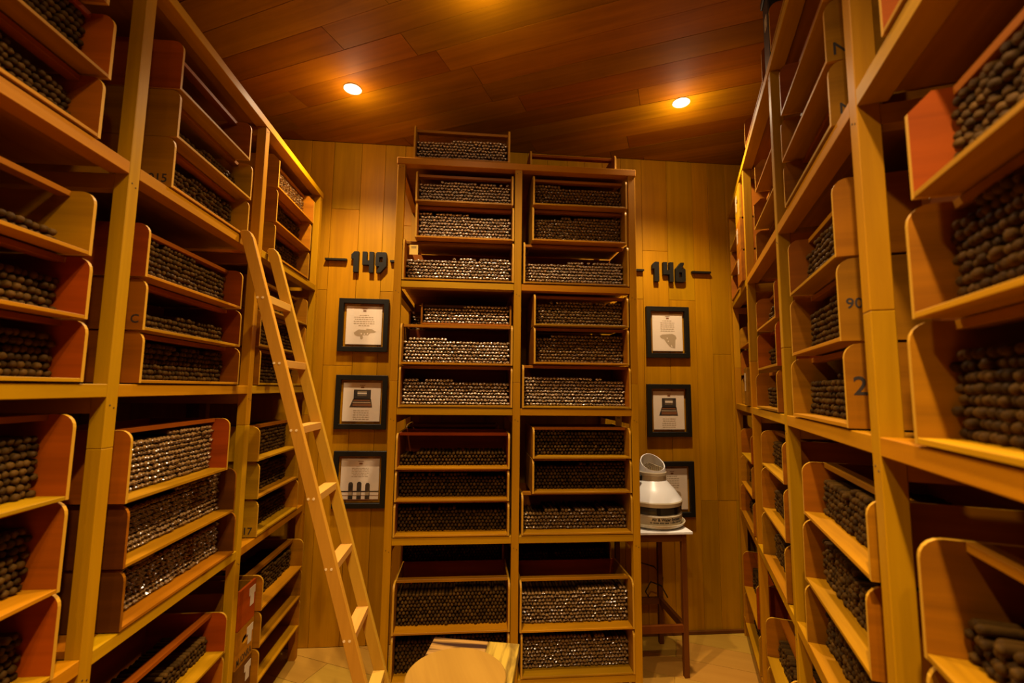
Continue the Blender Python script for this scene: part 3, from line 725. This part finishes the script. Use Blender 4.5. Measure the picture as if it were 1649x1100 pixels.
# ------------------------------------------------------------------ humidifier on its table
tb = thing('side_table', 'tall narrow brown table with white top beside the central rack', 'table', (1.035, 2.62, 0))
MB().box((-.16, -.165, .733), (.172, .225, .747)).build('table_top', WHITE, tb, bevel=.002)
for sx in (-.145, .118):
    for sy in (-.145, .18):
        MB().box((sx, sy, 0), (sx+.027, sy+.027, .733)).build('leg', W['tableZ'], tb, bevel=.0015)
for sy in (-.142, .183):
    MB().box((-.118, sy, .225), (.118, sy+.020, .262)).build('stretcher', W['tableX'], tb)
for sx in (-.142, .121):
    MB().box((sx, -.118, .225), (sx+.020, .18, .262)).build('stretcher', W['tableX'], tb)
    MB().box((sx, -.118, .690), (sx+.020, .18, .733)).build('apron', W['tableX'], tb)
for sy in (-.142, .183): MB().box((-.118, sy, .690), (.118, sy+.020, .733)).build('apron', W['tableX'], tb)
hm = thing('humidifier', 'white and cream centrifugal humidifier standing on the white table top', 'humidifier', (1.058, 2.635, .747))
MB().lathe([(.10, 0), (.150, .002), (.172, .016), (.176, .028), (.170, .028), (.160, .012), (.10, .010)], 48).build('base_dish', CREAM, hm, smooth=True)
MB().lathe([(.120, .010), (.146, .014), (.158, .030), (.160, .070), (.154, .076)], 48).build('water_drum', CREAM, hm, smooth=True)
MB().lathe([(.148, .074), (.152, .080), (.152, .112), (.146, .122)], 48).build('intake_ring', GREYP, hm, smooth=True)
mb = MB()
for k in range(9):
    a = 2*math.pi*k/9+.35; mt = Matrix.Rotation(a, 4, 'Z')
    mb.box((.146, -.010, .080), (.157, .010, .118), 0, mt)
mb.build('intake_bracket', BLACK, hm)
MB().lathe([(.148, .116), (.160, .118), (.163, .138), (.160, .144)], 48).build('rim_band', CREAM, hm, smooth=True)
MB().lathe([(.160, .142), (.156, .150), (.122, .196), (.113, .204), (.084, .236), (.076, .244)], 48).build('dome', WHITE, hm, smooth=True)
MB().lathe([(.074, .242), (.078, .248), (.078, .270), (.081, .272), (.081, .288), (.076, .290)], 40).build('neck', CREAM, hm, smooth=True)
# slanted outlet hood: a sleeve whose rim rises towards the back
mb = MB(); n = 40; v = []; f = []
for i in range(n):
    a = 2*math.pi*i/n; up = (.5+.5*math.sin(a))**1.0
    zt = .290+.012+.078*up; rt = .078-.022*up
    for rr, zz in ((.078, .286), (rt, zt), (rt-.005, zt-.001), (.070, .286)): v.append((rr*math.cos(a), rr*math.sin(a), zz))
for i in range(n):
    j = (i+1) % n
    for k in range(3): f.append((4*i+k, 4*j+k, 4*j+k+1, 4*i+k+1))
mb.add(v, f).build('outlet_hood', WHITE, hm, smooth=True)
mb = MB()
for k in range(-5, 6): mb.box((k*.0115-.001, -.05, .262), (k*.0115+.001, .055, .330-abs(k)*.004))
mb.build('outlet_fins', CREAM, hm)
MB().lathe([(.068, .258), (.068, .262)], 32).build('outlet_floor', GREYP, hm)
MB().lathe([(.010, 0), (.012, .010), (.012, .026), (.006, .030)], 14, (-.088, -.045, .245)).build('knob', BLACK, hm, smooth=True)
def wrap(rad, a0, z): return lambda p, q: (rad*math.cos(a0+p/rad), rad*math.sin(a0+p/rad), z+q)
text_mesh('lettering', 'Air & Water Systems', .0205, wrap(.1607, math.radians(278), .050), MARK, hm, align='CENTER', bold=.0007)
mb = MB(); fw = wrap(.1607, math.radians(278), .0365); p = -.098
for n_ in (2, 5, 4, 4, 0, 1, 4, 3, 5):
    for k in range(n_):
        mb.prism([(p, 0), (p+.0042, 0), (p+.0042, .0065), (p, .0065)], lambda q, e, h: fw(q, e), .0003); p += .0060
    p += .0045
mb.build('small_print', MARK, hm)
pc = MB().tube([(1.22, 2.83, .25), (1.17, 2.80, .33), (1.10, 2.79, .36), (1.07, 2.80, .30), (1.11, 2.81, .24), (1.18, 2.83, .27), (1.20, 2.85, .36), (1.15, 2.86, .42), (1.05, 2.86, .45), (1.0, 2.86, .70)], .004).build('power_cable', BLACK, smooth=True)
tag(pc, 'black power cable looped loosely behind the legs of the side table', 'cable')

# ------------------------------------------------------------------ stool with a round board in front of the central rack
ROT = math.radians(-12)
st = thing('square_stool', 'square stool with charred and yellow resin top before the central rack', 'stool', (.0, 1.58, 0), ROT)
def stripe_mat(name, c0, c1, ax, sc, lo, hi, rough=.4):
    m, nt, b = mat(name); N = nt.nodes.new; L = nt.links.new
    tc = N('ShaderNodeTexCoord'); mp = N('ShaderNodeMapping'); L(tc.outputs['Object'], mp.inputs[0]); mp.inputs['Scale'].default_value = sc
    n = N('ShaderNodeTexNoise'); n.inputs['Scale'].default_value = 1.0; n.inputs['Detail'].default_value = 4; n.inputs['Distortion'].default_value = .4; L(mp.outputs[0], n.inputs['Vector'])
    r = N('ShaderNodeValToRGB'); r.color_ramp.elements[0].position = lo; r.color_ramp.elements[0].color = (*c0, 1)
    r.color_ramp.elements[1].position = hi; r.color_ramp.elements[1].color = (*c1, 1)
    L(n.outputs['Fac'], r.inputs[0]); L(r.outputs[0], b.inputs['Base Color']); b.inputs['Roughness'].default_value = rough; return m
CHAR = stripe_mat('charred_slat', (.025, .008, .002), (.30, .155, .03), 'X', (3, 40, 5), .46, .60)
RESIN = stripe_mat('yellow_resin', (.15, .085, .012), (.40, .25, .03), 'Y', (38, 5, 5), .40, .60, .25)
MB().box((-.150, -.165, .562), (.048, .175, .600)).build('charred_board', CHAR, st, bevel=.002)
MB().box((.0485, -.165, .562), (.160, .175, .600)).build('resin_board', RESIN, st, bevel=.002)
for sx in (-.135, .110):
    for sy in (-.150, .125): MB().box((sx, sy, 0), (sx+.035, sy+.035, .562)).build('leg', W['tableZ'], st, bevel=.002)
for sy in (-.143, .132): MB().box((-.10, sy, .20), (.110, sy+.02, .235)).build('stretcher', W['tableX'], st)
rb = MB().lathe([(.152, 0), (.156, .003), (.156, .013), (.153, .016)], 64).build('round_board', W['disc'], smooth=True)
rb.location = (-.026, 1.522, .6005); rb.rotation_euler = (0, 0, .25)
tag(rb, 'round pale wooden board lying on the square stool', 'board')
